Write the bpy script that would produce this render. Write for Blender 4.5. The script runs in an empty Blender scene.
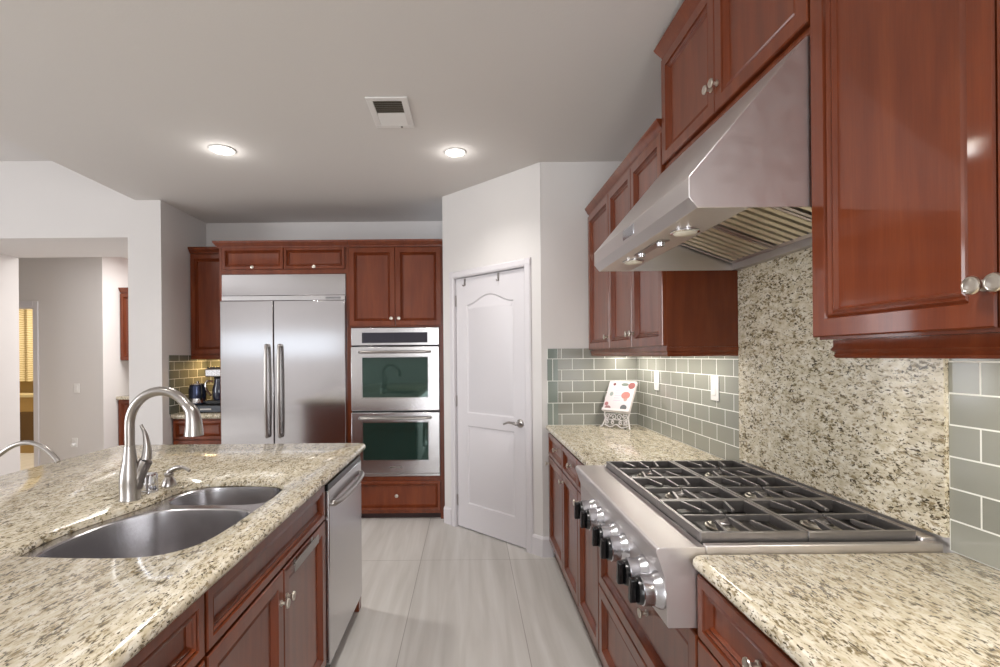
import bpy, bmesh, math, random
from mathutils import Vector as V, Matrix
random.seed(7)
S = bpy.context.scene
C = S.collection
R = math.radians
PI = math.pi

# ------------------------------------------------------------------ camera, world, light, exposure
EYE = 1.396
cam_d = bpy.data.cameras.new('camera'); cam = bpy.data.objects.new('camera', cam_d); C.objects.link(cam)
cam.location = (0, 0, EYE)
cam.rotation_euler = (Matrix.Rotation(R(90), 4, 'X') @ Matrix.Rotation(-0.0088, 4, 'Z')).to_euler()
cam_d.sensor_width = 36; cam_d.lens = 36*0.4955
cam_d.shift_x = 0.0318; cam_d.shift_y = 0.0228
cam_d.clip_start = 0.02
S.camera = cam
S.view_settings.view_transform = 'Standard'; S.view_settings.look = 'None'
S.view_settings.gamma = 1; S.view_settings.exposure = 0.22
S.view_settings.use_curve_mapping = False
w = bpy.data.worlds.new('world'); S.world = w; w.use_nodes = True
w.node_tree.nodes['Background'].inputs[0].default_value = (.82, .9, 1, 1)
w.node_tree.nodes['Background'].inputs[1].default_value = 0.85

def area(name, loc, direction, sx, sy, power, col=(1, 1, 1), spread=180):
    d = bpy.data.lights.new(name, 'AREA'); d.shape = 'RECTANGLE'; d.size = sx; d.size_y = sy
    d.energy = power; d.color = col; d.spread = R(spread)
    o = bpy.data.objects.new(name, d); C.objects.link(o); o.location = loc
    o.rotation_euler = V(direction).to_track_quat('-Z', 'Y').to_euler()
    return o
DAY = (.965, .985, 1.0)
area('daylight_back', (.2, -4.62, 1.35), (0, 1, 0), 1.6, 2.3, 100, DAY)
area('daylight_back_high', (-4.95, -4.62, 1.75), (0, 1, 0), 3.3, .6, 5, DAY)
area('daylight_side', (-7.12, -.9, 1.6), (1, 0, 0), 3.4, 2.4, 222, DAY)
area('hall_fill', (-3.3, 6.0, 2.7), (0, 0, -1), 1.2, 1.4, 58, (1, .98, .96))  # unseen panel below the hall ceiling, added to brighten the hallway
area('lamp_bath', (-6.0, 7.2, 2.6), (0, -.1, -1), .6, .6, 48, (1, .88, .68))

# ------------------------------------------------------------------ materials
def mat(name):
    m = bpy.data.materials.new(name); m.use_nodes = True
    nt = m.node_tree
    return m, nt, nt.nodes['Principled BSDF']
def node(nt, kind, **kw):
    n = nt.nodes.new(kind)
    for k, v in kw.items():
        if k in n.inputs: n.inputs[k].default_value = v
        else: setattr(n, k, v)
    return n
def lin(c):
    return tuple(((x/255)/12.92 if x/255 <= .04045 else ((x/255+.055)/1.055)**2.4) for x in c) + (1,)
def plain(name, rgb, rough=.5, metal=0, coat=0, spec=.5):
    m, nt, b = mat(name)
    b.inputs['Base Color'].default_value = lin(rgb); b.inputs['Roughness'].default_value = rough
    b.inputs['Metallic'].default_value = metal; b.inputs['Coat Weight'].default_value = coat
    b.inputs['Specular IOR Level'].default_value = spec
    return m
def ramp(nt, stops):
    r = nt.nodes.new('ShaderNodeValToRGB'); e = r.color_ramp.elements
    while len(e) < len(stops): e.new(.5)
    for i, (p, c) in enumerate(stops):
        e[i].position = p; e[i].color = c if len(c) == 4 else lin(c)
    return r
def coords(nt, scale=(1, 1, 1), rot=(0, 0, 0)):
    t = nt.nodes.new('ShaderNodeTexCoord'); m = node(nt, 'ShaderNodeMapping')
    m.inputs['Scale'].default_value = scale; m.inputs['Rotation'].default_value = rot
    nt.links.new(t.outputs['Object'], m.inputs[0]); return m.outputs[0]
def bump(nt, b, src, strength, dist=.01):
    n = node(nt, 'ShaderNodeBump', Strength=strength, Distance=dist)
    nt.links.new(src, n.inputs['Height']); nt.links.new(n.outputs[0], b.inputs['Normal'])

def paint(name, rgb, rough=.85, bm_=.15):
    m, nt, b = mat(name)
    b.inputs['Base Color'].default_value = lin(rgb); b.inputs['Roughness'].default_value = rough
    b.inputs['Specular IOR Level'].default_value = .25
    n = node(nt, 'ShaderNodeTexNoise', Scale=90, Detail=3); nt.links.new(coords(nt), n.inputs['Vector'])
    bump(nt, b, n.outputs[0], bm_, .002)
    return m
def wood(name, c1, c2, c3, rough=.34, coat=.7):
    m, nt, b = mat(name)
    n = node(nt, 'ShaderNodeTexNoise', Scale=5, Detail=6, Distortion=.4)
    nt.links.new(coords(nt, (4, 4, .45)), n.inputs['Vector'])
    r = ramp(nt, [(.3, c1), (.52, c2), (.75, c3)]); nt.links.new(n.outputs[0], r.inputs[0])
    f = node(nt, 'ShaderNodeTexNoise', Scale=60, Detail=4); nt.links.new(coords(nt, (4, 4, .15)), f.inputs['Vector'])
    mx = node(nt, 'ShaderNodeMix', data_type='RGBA', blend_type='MULTIPLY'); mx.inputs['Factor'].default_value = .16
    rr = ramp(nt, [(.35, (150, 150, 150)), (.6, (255, 255, 255))]); nt.links.new(f.outputs[0], rr.inputs[0])
    nt.links.new(r.outputs[0], mx.inputs['A']); nt.links.new(rr.outputs[0], mx.inputs['B'])
    nt.links.new(mx.outputs['Result'], b.inputs['Base Color'])
    b.inputs['Roughness'].default_value = rough; b.inputs['Coat Weight'].default_value = coat
    b.inputs['Coat Roughness'].default_value = .07; b.inputs['Specular IOR Level'].default_value = .2
    bump(nt, b, f.outputs[0], .04, .002)
    return m
def granite(name):
    m, nt, b = mat(name)
    co = coords(nt, (1, .36, .8), (.12, 0, .18))
    L = nt.links.new
    big = node(nt, 'ShaderNodeTexNoise', Scale=34, Detail=3); L(co, big.inputs['Vector'])
    base = ramp(nt, [(.3, (188, 176, 148)), (.5, (214, 204, 182)), (.68, (231, 225, 211))])
    mid = node(nt, 'ShaderNodeTexNoise', Scale=75, Detail=4, Roughness=.6); L(co, mid.inputs['Vector'])
    L(mid.outputs[0], base.inputs[0])
    def layer(prev, scale, lo, hi, col, detail=3, seed=0., bias=.0):
        mp = node(nt, 'ShaderNodeVectorMath', operation='ADD'); mp.inputs[1].default_value = (seed, seed*1.7, seed*.6)
        L(co, mp.inputs[0])
        n = node(nt, 'ShaderNodeTexNoise', Scale=scale, Detail=detail, Roughness=.55, Distortion=.4); L(mp.outputs[0], n.inputs['Vector'])
        s = node(nt, 'ShaderNodeMath', operation='MULTIPLY_ADD'); s.inputs[1].default_value = bias; L(big.outputs[0], s.inputs[0]); L(n.outputs[0], s.inputs[2])
        t = node(nt, 'ShaderNodeMapRange'); t.inputs[1].default_value = lo+bias*.5; t.inputs[2].default_value = hi+bias*.5
        L(s.outputs[0], t.inputs[0])
        x = node(nt, 'ShaderNodeMix', data_type='RGBA'); L(t.outputs[0], x.inputs['Factor'])
        L(prev, x.inputs['A']); x.inputs['B'].default_value = lin(col)
        return x.outputs['Result']
    c = layer(base.outputs[0], 125, .54, .66, (152, 136, 106), 3, 3.1, .28)
    c = layer(c, 150, .575, .66, (118, 105, 78), 3, 9.7, .30)
    c = layer(c, 200, .60, .66, (84, 74, 58), 2, 17.3, .25)
    c = layer(c, 120, .655, .70, (72, 62, 46), 3, 31.1, .2)
    L(c, b.inputs['Base Color'])
    b.inputs['Roughness'].default_value = .13
    b.inputs['Specular IOR Level'].default_value = .5
    return m
def steel(name, rgb=(196, 194, 194), rough=.24, stretch=(1, 1, 30), aniso=0.0):
    m, nt, b = mat(name)
    b.inputs['Base Color'].default_value = lin(rgb); b.inputs['Metallic'].default_value = 1
    n = node(nt, 'ShaderNodeTexNoise', Scale=30, Detail=3); nt.links.new(coords(nt, stretch), n.inputs['Vector'])
    t = node(nt, 'ShaderNodeMapRange'); t.inputs[3].default_value = rough*.85; t.inputs[4].default_value = rough*1.2
    nt.links.new(n.outputs[0], t.inputs[0]); nt.links.new(t.outputs[0], b.inputs['Roughness'])
    if aniso:
        b.inputs['Anisotropic'].default_value = aniso
    return m
def tile(name, c1, c2, plane, off=(0, 0), grout=(234, 234, 228), tw=.150, th=.0765, rough=.1):
    m, nt, b = mat(name); L = nt.links.new
    t = nt.nodes.new('ShaderNodeTexCoord'); s = nt.nodes.new('ShaderNodeSeparateXYZ'); L(t.outputs['Object'], s.inputs[0])
    cb = nt.nodes.new('ShaderNodeCombineXYZ')
    L(s.outputs[{'x': 0, 'y': 1}[plane]], cb.inputs[0]); L(s.outputs[2], cb.inputs[1])
    mp = node(nt, 'ShaderNodeMapping'); mp.inputs['Location'].default_value = (off[0], off[1], 0); L(cb.outputs[0], mp.inputs[0])
    br = node(nt, 'ShaderNodeTexBrick', offset=.5, squash=1.0)
    br.inputs['Scale'].default_value = 1; br.inputs['Brick Width'].default_value = tw; br.inputs['Row Height'].default_value = th
    br.inputs['Mortar Size'].default_value = .0021; br.inputs['Mortar Smooth'].default_value = .1; br.inputs['Bias'].default_value = 0
    br.inputs['Color1'].default_value = lin(c1); br.inputs['Color2'].default_value = lin(c2); br.inputs['Mortar'].default_value = lin(grout)
    L(mp.outputs[0], br.inputs['Vector']); L(br.outputs['Color'], b.inputs['Base Color'])
    rr = node(nt, 'ShaderNodeMapRange'); rr.inputs[3].default_value = rough; rr.inputs[4].default_value = .7
    L(br.outputs['Fac'], rr.inputs[0]); L(rr.outputs[0], b.inputs['Roughness'])
    inv = node(nt, 'ShaderNodeMath', operation='SUBTRACT'); inv.inputs[0].default_value = 1; L(br.outputs['Fac'], inv.inputs[1])
    bump(nt, b, inv.outputs[0], .5, .002)
    return m
def floor_mat():
    m, nt, b = mat('porcelain floor tile'); L = nt.links.new
    t = nt.nodes.new('ShaderNodeTexCoord'); s = nt.nodes.new('ShaderNodeSeparateXYZ'); L(t.outputs['Object'], s.inputs[0])
    cb = nt.nodes.new('ShaderNodeCombineXYZ'); L(s.outputs[1], cb.inputs[0]); L(s.outputs[0], cb.inputs[1])
    mp = node(nt, 'ShaderNodeMapping'); mp.inputs['Location'].default_value = (-3.40+12.2, .337+6.1, 0); L(cb.outputs[0], mp.inputs[0])
    br = node(nt, 'ShaderNodeTexBrick', offset=0.0); br.inputs['Scale'].default_value = 1
    br.inputs['Brick Width'].default_value = 1.22; br.inputs['Row Height'].default_value = .61
    br.inputs['Mortar Size'].default_value = .0022; br.inputs['Mortar Smooth'].default_value = .1
    br.inputs['Color1'].default_value = (.9, .9, .9, 1); br.inputs['Color2'].default_value = (1, 1, 1, 1); br.inputs['Mortar'].default_value = (.55, .53, .51, 1)
    L(mp.outputs[0], br.inputs['Vector'])
    n = node(nt, 'ShaderNodeTexNoise', Scale=3.2, Detail=5, Distortion=.5); L(coords(nt, (4.5, .3, 1), (0, 0, .12)), n.inputs['Vector'])
    r = ramp(nt, [(.3, (194, 190, 184)), (.5, (206, 202, 197)), (.7, (217, 214, 210))]); L(n.outputs[0], r.inputs[0])
    x = node(nt, 'ShaderNodeMix', data_type='RGBA', blend_type='MULTIPLY'); x.inputs['Factor'].default_value = 1
    L(r.outputs[0], x.inputs['A']); L(br.outputs['Color'], x.inputs['B']); L(x.outputs['Result'], b.inputs['Base Color'])
    b.inputs['Roughness'].default_value = .42; b.inputs['Specular IOR Level'].default_value = .4
    return m
def emit(name, rgb, strength):
    m, nt, b = mat(name)
    b.inputs['Base Color'].default_value = lin(rgb); b.inputs['Emission Color'].default_value = lin(rgb); b.inputs['Emission Strength'].default_value = strength
    return m

M_WALL = paint('warm white wall paint', (216, 212, 210))
M_CEIL = paint('ceiling paint', (217, 213, 210), .9, .25)
M_TRIM = plain('white semigloss paint', (213, 209, 212), .4)
M_WOOD = wood('cherry wood', (101, 44, 20), (114, 52, 25), (127, 62, 31))
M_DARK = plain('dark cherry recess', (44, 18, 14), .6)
M_GRAN = granite('cream granite')
M_STEEL = steel('brushed stainless steel', (205, 203, 204), .22, (1, 1, 25))
M_STEELH = steel('brushed hood steel', (216, 211, 210), .4, (1, 25, 1))
M_SINK = steel('satin sink steel', (188, 186, 188), .24, (1, 1, 1))
M_FRIDGE = steel('brushed refrigerator steel', (198, 196, 198), .13, (1, 1, 25), .5)
M_KNOB = plain('satin aluminium', (196, 196, 200), .24, 1)
M_NICK = plain('brushed nickel', (172, 167, 163), .28, 1)
M_CHROME = plain('chrome', (214, 214, 218), .1, 1)
M_IRON = plain('cast iron', (136, 132, 131), .3, .8)
M_BLACK = plain('black plastic', (16, 16, 18), .25)
M_PAN = plain('dark steel burner pan', (40, 37, 36), .3, .7)
M_ALU = plain('cast aluminium', (190, 184, 172), .35, .9)
M_TILER = tile('grey green glass tile', (143, 143, 134), (152, 152, 143), 'y', (7.4215, .0765*20-.914))
M_TILEF = tile('grey green glass tile facing', (136, 136, 128), (145, 144, 136), 'x', (.03+7.5, .0765*20-.914))
M_FLOOR = floor_mat()
M_WHITE = plain('white plastic', (232, 230, 228), .35)
M_GLASSB = plain('dark oven glass', (44, 70, 63), .05, .5, .3, .8)
M_BAFF = steel('baffle steel with painted sheen', (244, 236, 212), .4, (1, 20, 1))  # pale warm colour stands in for light reflected up from the cooktop
M_BAFF.node_tree.nodes['Principled BSDF'].inputs['Metallic'].default_value = .6
M_KNOBC = plain('satin nickel knob', (206, 199, 188), .28, 1)
M_LAMP = emit('lamp glow', (255, 246, 232), 14)
M_LED = emit('led strip', (255, 244, 224), 2.5)

# ------------------------------------------------------------------ mesh helpers
def nb(): return bmesh.new()
def box(bm, x0, x1, y0, y1, z0, z1):
    vs = [bm.verts.new((x, y, z)) for x in (x0, x1) for y in (y0, y1) for z in (z0, z1)]
    for f in ((0, 1, 3, 2), (4, 6, 7, 5), (0, 4, 5, 1), (2, 3, 7, 6), (0, 2, 6, 4), (1, 5, 7, 3)):
        bm.faces.new([vs[i] for i in f])
    return bm
def obox(bm, o, u, v, n, a0, a1, b0, b1, c0, c1):
    o, u, v, n = V(o), V(u), V(v), V(n)
    vs = [bm.verts.new(o+u*a+v*b+n*c) for a in (a0, a1) for b in (b0, b1) for c in (c0, c1)]
    for f in ((0, 1, 3, 2), (4, 6, 7, 5), (0, 4, 5, 1), (2, 3, 7, 6), (0, 2, 6, 4), (1, 5, 7, 3)):
        bm.faces.new([vs[i] for i in f])
    return bm
def loft(bm, rings, cap0=True, cap1=True, closed=True):
    L = [[bm.verts.new(p) for p in r] for r in rings]
    n = len(L[0])
    for a, b in zip(L, L[1:]):
        for i in range(n if closed else n-1):
            j = (i+1) % n
            bm.faces.new((a[i], a[j], b[j], b[i]))
    if cap0: bm.faces.new(L[0][::-1])
    if cap1: bm.faces.new(L[-1])
    return L
def prism(bm, pts, axis, a, b):
    """pts are (p,q) in the two other axes, in x,y,z order"""
    def mk(p, q, t): return {'x': (t, p, q), 'y': (p, t, q), 'z': (p, q, t)}[axis]
    loft(bm, [[mk(p, q, a) for p, q in pts], [mk(p, q, b) for p, q in pts]])
    return bm
def basis(n):
    n = V(n).normalized(); t = V((0, 0, 1)) if abs(n.z) < .9 else V((1, 0, 0))
    u = n.cross(t).normalized(); return u, n.cross(u).normalized(), n
def lathe(bm, c, axis, prof, seg=24, cap0=True, cap1=True):
    """prof: (height along axis, radius)"""
    u, v, n = basis(axis); c = V(c)
    rings = [[c+n*h+(u*math.cos(2*PI*i/seg)+v*math.sin(2*PI*i/seg))*max(r, 1e-4) for i in range(seg)] for h, r in prof]
    loft(bm, rings, cap0, cap1); return bm
def tube(bm, pts, rad, seg=12, flat=None):
    pts = [V(p) for p in pts]; n = len(pts)
    if not isinstance(rad, (list, tuple)): rad = [rad]*n
    rings = []; prev = None
    for i, p in enumerate(pts):
        t = (pts[min(i+1, n-1)]-pts[max(i-1, 0)]).normalized()
        if prev is None: u, v, _ = basis(t)
        else:
            u = (prev-t*prev.dot(t)).normalized(); v = t.cross(u)
        prev = u
        rings.append([p+(u*math.cos(2*PI*k/seg)+v*math.sin(2*PI*k/seg))*rad[i] for k in range(seg)])
    loft(bm, rings); return bm
def spline(pts, n=8):
    P = [V(p) for p in pts]; P = [P[0]*2-P[1]]+P+[P[-1]*2-P[-2]]; out = []
    for i in range(1, len(P)-2):
        a, b, c, d = P[i-1:i+3]
        for k in range(n):
            t = k/n
            out.append(.5*((2*b)+(c-a)*t+(2*a-5*b+4*c-d)*t*t+(3*b-a-3*c+d)*t**3))
    out.append(P[-2]); return out
def closed_spline(pts, n=8):
    P = [V((p[0], p[1], 0)) for p in pts]; m = len(P); out = []
    for i in range(m):
        a, b, c, d = (P[(i+k-1) % m] for k in range(4))
        for k in range(n):
            t = k/n; q = .5*((2*b)+(c-a)*t+(2*a-5*b+4*c-d)*t*t+(3*b-a-3*c+d)*t**3)
            out.append((q.x, q.y))
    return out
def offset_loop(pts, d):
    """inward offset for a counter-clockwise loop"""
    n = len(pts); out = []
    for i in range(n):
        a, b, c = V(pts[i-1]), V(pts[i]), V(pts[(i+1) % n])
        e1 = (b-a).normalized(); e2 = (c-b).normalized()
        n1 = V((-e1.y, e1.x)); n2 = V((-e2.y, e2.x)); m = n1+n2
        k = m.dot(n1)
        out.append(tuple(b+m*(d/k if k > .3 else d/.3)))
    return out
def panel(bm, o, u, v, n, w, h, prof):
    """closed panelled front: rings of (inset, depth) from the back outer edge to the centre"""
    o, u, v, n = V(o), V(u), V(v), V(n); rings = []
    for i, d in prof:
        i = min(i, min(w, h)*.45)
        rings.append([o+u*a+v*b+n*d for a, b in ((i, i), (w-i, i), (w-i, h-i), (i, h-i))])
    loft(bm, rings); return bm
DOORP = [(0, 0), (0, .017), (.003, .020), (.042, .020), (.044, .013), (.050, .0172), (.0545, .009), (.061, .0125), (.066, .0035), (.070, .003)]
DRAWP = [(0, 0), (0, .017), (.003, .020), (.024, .020), (.026, .013), (.032, .0172), (.036, .009), (.042, .0125), (.047, .0035), (.050, .003)]
def sweep(bm, prof, path):
    """prof (out, z) swept along a level open path; out is to the right-hand side of travel"""
    P = [V((p[0], p[1], 0)) for p in path]; n = len(P); rings = []
    for i, p in enumerate(P):
        d1 = (P[i]-P[i-1]).normalized() if i else (P[1]-P[0]).normalized()
        d2 = (P[i+1]-P[i]).normalized() if i < n-1 else d1
        n1 = V((d1.y, -d1.x, 0)); n2 = V((d2.y, -d2.x, 0)); m = n1+n2; m = m/max(m.dot(n1), .3)
        rings.append([p+m*o+V((0, 0, z)) for o, z in prof])
    loft(bm, rings); return bm

def finish(bm, name, m, shift, smooth=35):
    bmesh.ops.recalc_face_normals(bm, faces=bm.faces[:])
    bmesh.ops.translate(bm, verts=bm.verts[:], vec=-V(shift))
    me = bpy.data.meshes.new(name); bm.to_mesh(me); bm.free()
    me.materials.append(m)
    if smooth:
        me.shade_smooth(); me.set_sharp_from_angle(angle=R(smooth))
    return me
def rootloc(p):
    while p.parent: p = p.parent
    return p.location.copy()
def bev(o, wd, seg=2, ang=40):
    b = o.modifiers.new('bevel', 'BEVEL'); b.width = wd; b.segments = seg; b.limit_method = 'ANGLE'; b.angle_limit = R(ang)
    b.harden_normals = False
    return o
def part(name, bm, m, parent, bevel=0, label=None, smooth=35):
    o = bpy.data.objects.new(name, finish(bm, name, m, rootloc(parent), smooth)); C.objects.link(o); o.parent = parent
    if bevel: bev(o, bevel)
    if label: o['label'] = label
    return o
def thing(name, label, cat, loc, group=None):
    o = bpy.data.objects.new(name, None); C.objects.link(o); o.location = loc; o.empty_display_size = .1
    o['label'] = label; o['category'] = cat
    if group: o['group'] = group
    return o
def solid(name, bm, m, label, cat, loc, group=None, bevel=0, smooth=35):
    o = bpy.data.objects.new(name, finish(bm, name, m, loc, smooth)); C.objects.link(o); o.location = loc
    o['label'] = label; o['category'] = cat
    if group: o['group'] = group
    if bevel: bev(o, bevel)
    return o
def struct(name, bm, m, label=None, cat='wall', bevel=0, smooth=0):
    o = bpy.data.objects.new(name, finish(bm, name, m, (0, 0, 0), smooth)); C.objects.link(o)
    o['kind'] = 'structure'; o['category'] = cat
    if label: o['label'] = label
    if bevel: bev(o, bevel)
    return o
X, Y, Z = V((1, 0, 0)), V((0, 1, 0)), V((0, 0, 1))
KNOBP = [(0, .0095), (.003, .0095), (.005, .0055), (.013, .005), (.017, .009), (.020, .0145), (.0225, .0152), (.0255, .0140), (.0262, .0115), (.0255, .0105), (.0262, .006), (.0265, .0002)]
def knob(p, n, parent, m=None):
    return part('knob', lathe(nb(), p, n, KNOBP, 20), m or M_KNOBC, parent)

# ------------------------------------------------------------------ room shell
CEIL = 2.74; HI = 3.08; XW = 1.175
box_f = box(nb(), -9, 1.3, -5, 9, -.1, 0); struct('floor', box_f, M_FLOOR, 'grey streaked porcelain tile floor', 'floor')
struct('ceiling', box(nb(), -2.8, 1.3, -4.6, 5.05, CEIL, CEIL+.34), M_CEIL, 'flat kitchen ceiling', 'ceiling')
struct('ceiling_raised', box(nb(), -7.2, -2.8, -4.6, 4.3, HI, HI+.1), M_WALL, 'higher ceiling of the adjoining room', 'ceiling')
bm = box(nb(), -8.2, -2.0, 5.0, 8.2, CEIL, CEIL+.1); struct('ceiling_hall', bm, M_CEIL, 'hallway ceiling', 'ceiling')
bm = box(nb(), -2.59, .9, 4.92, 5.02, 0, CEIL); struct('wall_back', bm, M_WALL, 'wall behind the refrigerator run')
# thick wall with the hallway opening
bm = nb(); box(bm, -2.87, -2.59, 4.19, 5.02, 0, HI+.05); box(bm, -4.52, -2.87, 4.19, 4.99, 2.427, HI+.05); box(bm, -7.2, -4.52, 4.19, 4.99, 0, HI+.05)
struct('wall_hall', bm, M_WALL, 'thick wall with a wide hallway opening')
struct('wall_right', box(nb(), XW, XW+.12, -4.6, 3.56, 0, CEIL), M_WALL, 'wall behind the cooktop run')
struct('wall_end', box(nb(), .512, XW, 3.44, 3.54, 0, CEIL), M_WALL, 'short wall at the far end of the cooktop run')
# diagonal pantry wall
PA = V((-.207, 4.172, 0)); PB = V((.5095, 3.4405, 0)); PU = (PB-PA).normalized(); PN = V((-PU.y*-1, -PU.x, 0)); PN = V((PU.y, -PU.x, 0)); PL = (PB-PA).length
D0, D1, DH = .148, .880, 2.03
bm = nb()
for a0, a1, z0, z1 in ((0, D0-.012, 0, CEIL), (D1+.012, PL, 0, CEIL), (D0-.012, D1+.012, DH+.012, CEIL)):
    obox(bm, PA, PU, Z, -PN, a0, a1, z0, z1, 0, .11)
struct('wall_pantry', bm, M_WALL, 'diagonal pantry wall')
# casing
bm = nb(); cp = [(0, 0), (0, .012), (.012, .018), (.045, .016), (.055, .008), (.055, 0)]
def casing_leg(bm, u0, sgn, z0, z1):
    rings = [[PA+PU*(u0+sgn*p)+PN*d+Z*zz for p, d in cp] for zz in (z0, z1)]
    loft(bm, rings)
casing_leg(bm, D0-.004, -1, 0, DH+.06); casing_leg(bm, D1+.004, 1, 0, DH+.06)
loft(bm, [[PA+PU*a+Z*(DH+.004+p)+PN*d for p, d in cp] for a in (D0-.058, D1+.058)])
obox(bm, PA, PU, Z, PN, D0-.012, D0-.003, 0, DH, -.10, 0); obox(bm, PA, PU, Z, PN, D1+.003, D1+.012, 0, DH, -.10, 0)
obox(bm, PA, PU, Z, PN, D0-.012, D1+.012, DH+.003, DH+.012, -.10, 0)
struct('trim_1', bm, M_TRIM, 'white pantry door casing', 'door trim')
# pantry door
def pantry_door():
    bm = nb(); W = D1-D0-.006; H = DH-.012
    def P3(p, d): return PA+PU*(D0+.003+p[0])+Z*(.010+p[1])+PN*(-.012+d)
    def arch(x0, x1, z0, zs, zp):
        pts = [(x0, z0), (x1, z0)]; xc = (x0+x1)/2; hw = (x1-x0)/2
        for k in range(25):
            s = 1-2*k/24; pts.append((xc+hw*s, zs+(zp-zs)*(.5+.5*math.cos(PI*min(1, abs(s)*1.0)))**1.0))
        return pts
    loops = [[(.115, .20), (W-.115, .20), (W-.115, .83), (.115, .83)], arch(.115, W-.115, .93, 1.80, 1.87)]
    outer = [(0, 0), (W, 0), (W, H), (0, H)]
    ov = [bm.verts.new(P3(p, 0)) for p in outer]; ob = [bm.verts.new(P3(p, -.035)) for p in outer]
    for i in range(4): bm.faces.new((ov[i], ov[(i+1) % 4], ob[(i+1) % 4], ob[i]))
    bm.faces.new(ob)
    edges = [bm.edges.get((ov[i], ov[(i+1) % 4])) for i in range(4)]
    for lp in loops:
        rings = [lp, offset_loop(lp, .010), offset_loop(lp, .020), offset_loop(lp, .038)]
        L = [[bm.verts.new(P3(p, d)) for p in r] for r, d in zip(rings, (0, -.008, -.008, -.001))]
        n = len(lp)
        for a, b in zip(L, L[1:]):
            for i in range(n): bm.faces.new((a[i], a[(i+1) % n], b[(i+1) % n], b[i]))
        bm.faces.new(L[-1])
        edges += [bm.edges.get((L[0][i], L[0][(i+1) % n])) for i in range(n)]
    bmesh.ops.triangle_fill(bm, edges=edges, use_beauty=True, use_dissolve=False)
    return bm
d = struct('door_1', pantry_door(), M_TRIM, 'white two panel pantry door with arched upper panel', 'door', smooth=25)
hz = .905; hc = PA+PU*(D1-.062)+Z*hz-PN*.012
bm = lathe(nb(), hc, PN, [(0, .032), (.006, .031), (.010, .024), (.012, .012), (.045, .010), (.047, .0115), (.056, .0115), (.058, .008)], 24)
tube(bm, spline([hc+PN*.050, hc+PN*.052-PU*.03+Z*.004, hc+PN*.05-PU*.07+Z*.006, hc+PN*.05-PU*.10-Z*.004, hc+PN*.05-PU*.118-Z*.012], 6), [.010]*6+[.0085]*7+[.007]*12, 12)
part('door_handle', bm, M_NICK, d, label='nickel lever handle')
for z_ in (.22, 1.03, 1.85):
    part('hinge', obox(nb(), PA, PU, Z, PN, D0-.005, D0+.006, z_-.045, z_+.045, -.010, -.003), M_NICK, d)
for k, a in enumerate((.105, .47)):
    p = PA+PU*(D0+a)+PN*-.010
    bm = obox(nb(), p, PU, Z, PN, -.008, .008, 1.965, 2.024, 0, .003); tube(bm, spline([p+Z*1.975+PN*.003, p+Z*1.962+PN*.016, p+Z*1.972+PN*.026], 5), .004, 8)
    solid('over_door_hook', bm, M_NICK, ('small metal hook over the pantry door, on its hinge side' if k == 0 else 'small metal hook over the pantry door, nearer the lever handle side'), 'hook', p+Z*1.96, 'hooks over the pantry door')
# baseboards
def bbp(h=.10): return [(0, 0), (.014, 0), (.014, h-.02), (.008, h-.006), (.004, h), (0, h)]
bm = sweep(nb(), bbp(.14), [tuple(PA.xy), tuple((PA+PU*(D0-.06)).xy)]); struct('baseboard_pantry', bm, M_TRIM, None, 'baseboard')
bm = sweep(nb(), bbp(.14), [tuple((PA+PU*(D1+.06)).xy), tuple(PB.xy), (.578, 3.4395)]); struct('baseboard_end', bm, M_TRIM, None, 'baseboard')

# hallway beyond
bm = nb(); box(bm, -5.43, -4.57, 6.2, 6.32, 0, CEIL); box(bm, -8.2, -6.25, 6.2, 6.32, 0, CEIL); box(bm, -6.25, -5.43, 6.2, 6.32, 2.045, CEIL); box(bm, -4.69, -4.57, 6.32, 7.0, 0, CEIL)
struct('wall_passage', bm, M_WALL, 'hallway wall with a doorway')
struct('wall_pantry_hall', box(nb(), -4.57, -2.0, 6.95, 7.05, 0, CEIL), M_WALL, 'wall behind the hall cabinets')
bm = nb(); box(bm, -2.12, -2.0, 5.02, 7.0, 0, CEIL); struct('wall_hall_end', bm, M_WALL)
M_BATH = paint('tan wall paint', (196, 170, 120))
bm = nb(); box(bm, -8.2, -4.6, 8.0, 8.1, 0, CEIL); box(bm, -8.2, -8.1, 5, 8, 0, CEIL); box(bm, -4.69, -4.6, 7.05, 8.0, 0, CEIL)
struct('wall_bathroom', bm, M_BATH, 'tan wall of the far room')
bm = nb(); box(bm, -5.43, -5.37, 6.18, 6.2, 0, 2.13); box(bm, -6.335, -6.25, 6.18, 6.2, 0, 2.13); box(bm, -6.25, -5.43, 6.18, 6.2, 2.045, 2.13)
struct('trim_2', bm, M_TRIM, 'white casing of the far doorway', 'door trim', bevel=.004)
# far room: wavy shade, vanity
m, nt, b = mat('cream wavy fabric')
wv = node(nt, 'ShaderNodeTexWave', wave_type='BANDS', bands_direction='Z', Scale=9, Distortion=4, Detail=2)
wv.inputs['Detail Scale'].default_value = 1.2
nt.links.new(coords(nt, (1.2, 1, 1)), wv.inputs['Vector'])
rp = ramp(nt, [(.25, (186, 168, 124)), (.7, (224, 212, 178))]); nt.links.new(wv.outputs[0], rp.inputs[0]); nt.links.new(rp.outputs[0], b.inputs['Base Color']); b.inputs['Roughness'].default_value = .8
M_WAVE = m
bm = nb(); pts = []
for k in range(61):
    x_ = -7.4+1.0*k/60*1.6; pts.append((x_, 7.86+.02*math.sin(k*1.1)))
pts2 = [(p[0], p[1]+.006) for p in reversed(pts)]
prism(bm, pts+pts2, 'z', 1.06, 2.3)
solid('window_shade', bm, M_WAVE, 'wavy patterned cream fabric shade in the far tan room', 'shade', (-6.6, 7.87, 1.06))
t = thing('bathroom_vanity', 'tan vanity with dark drawers below the wavy fabric shade', 'vanity', (-6.6, 7.7, 0))
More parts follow.
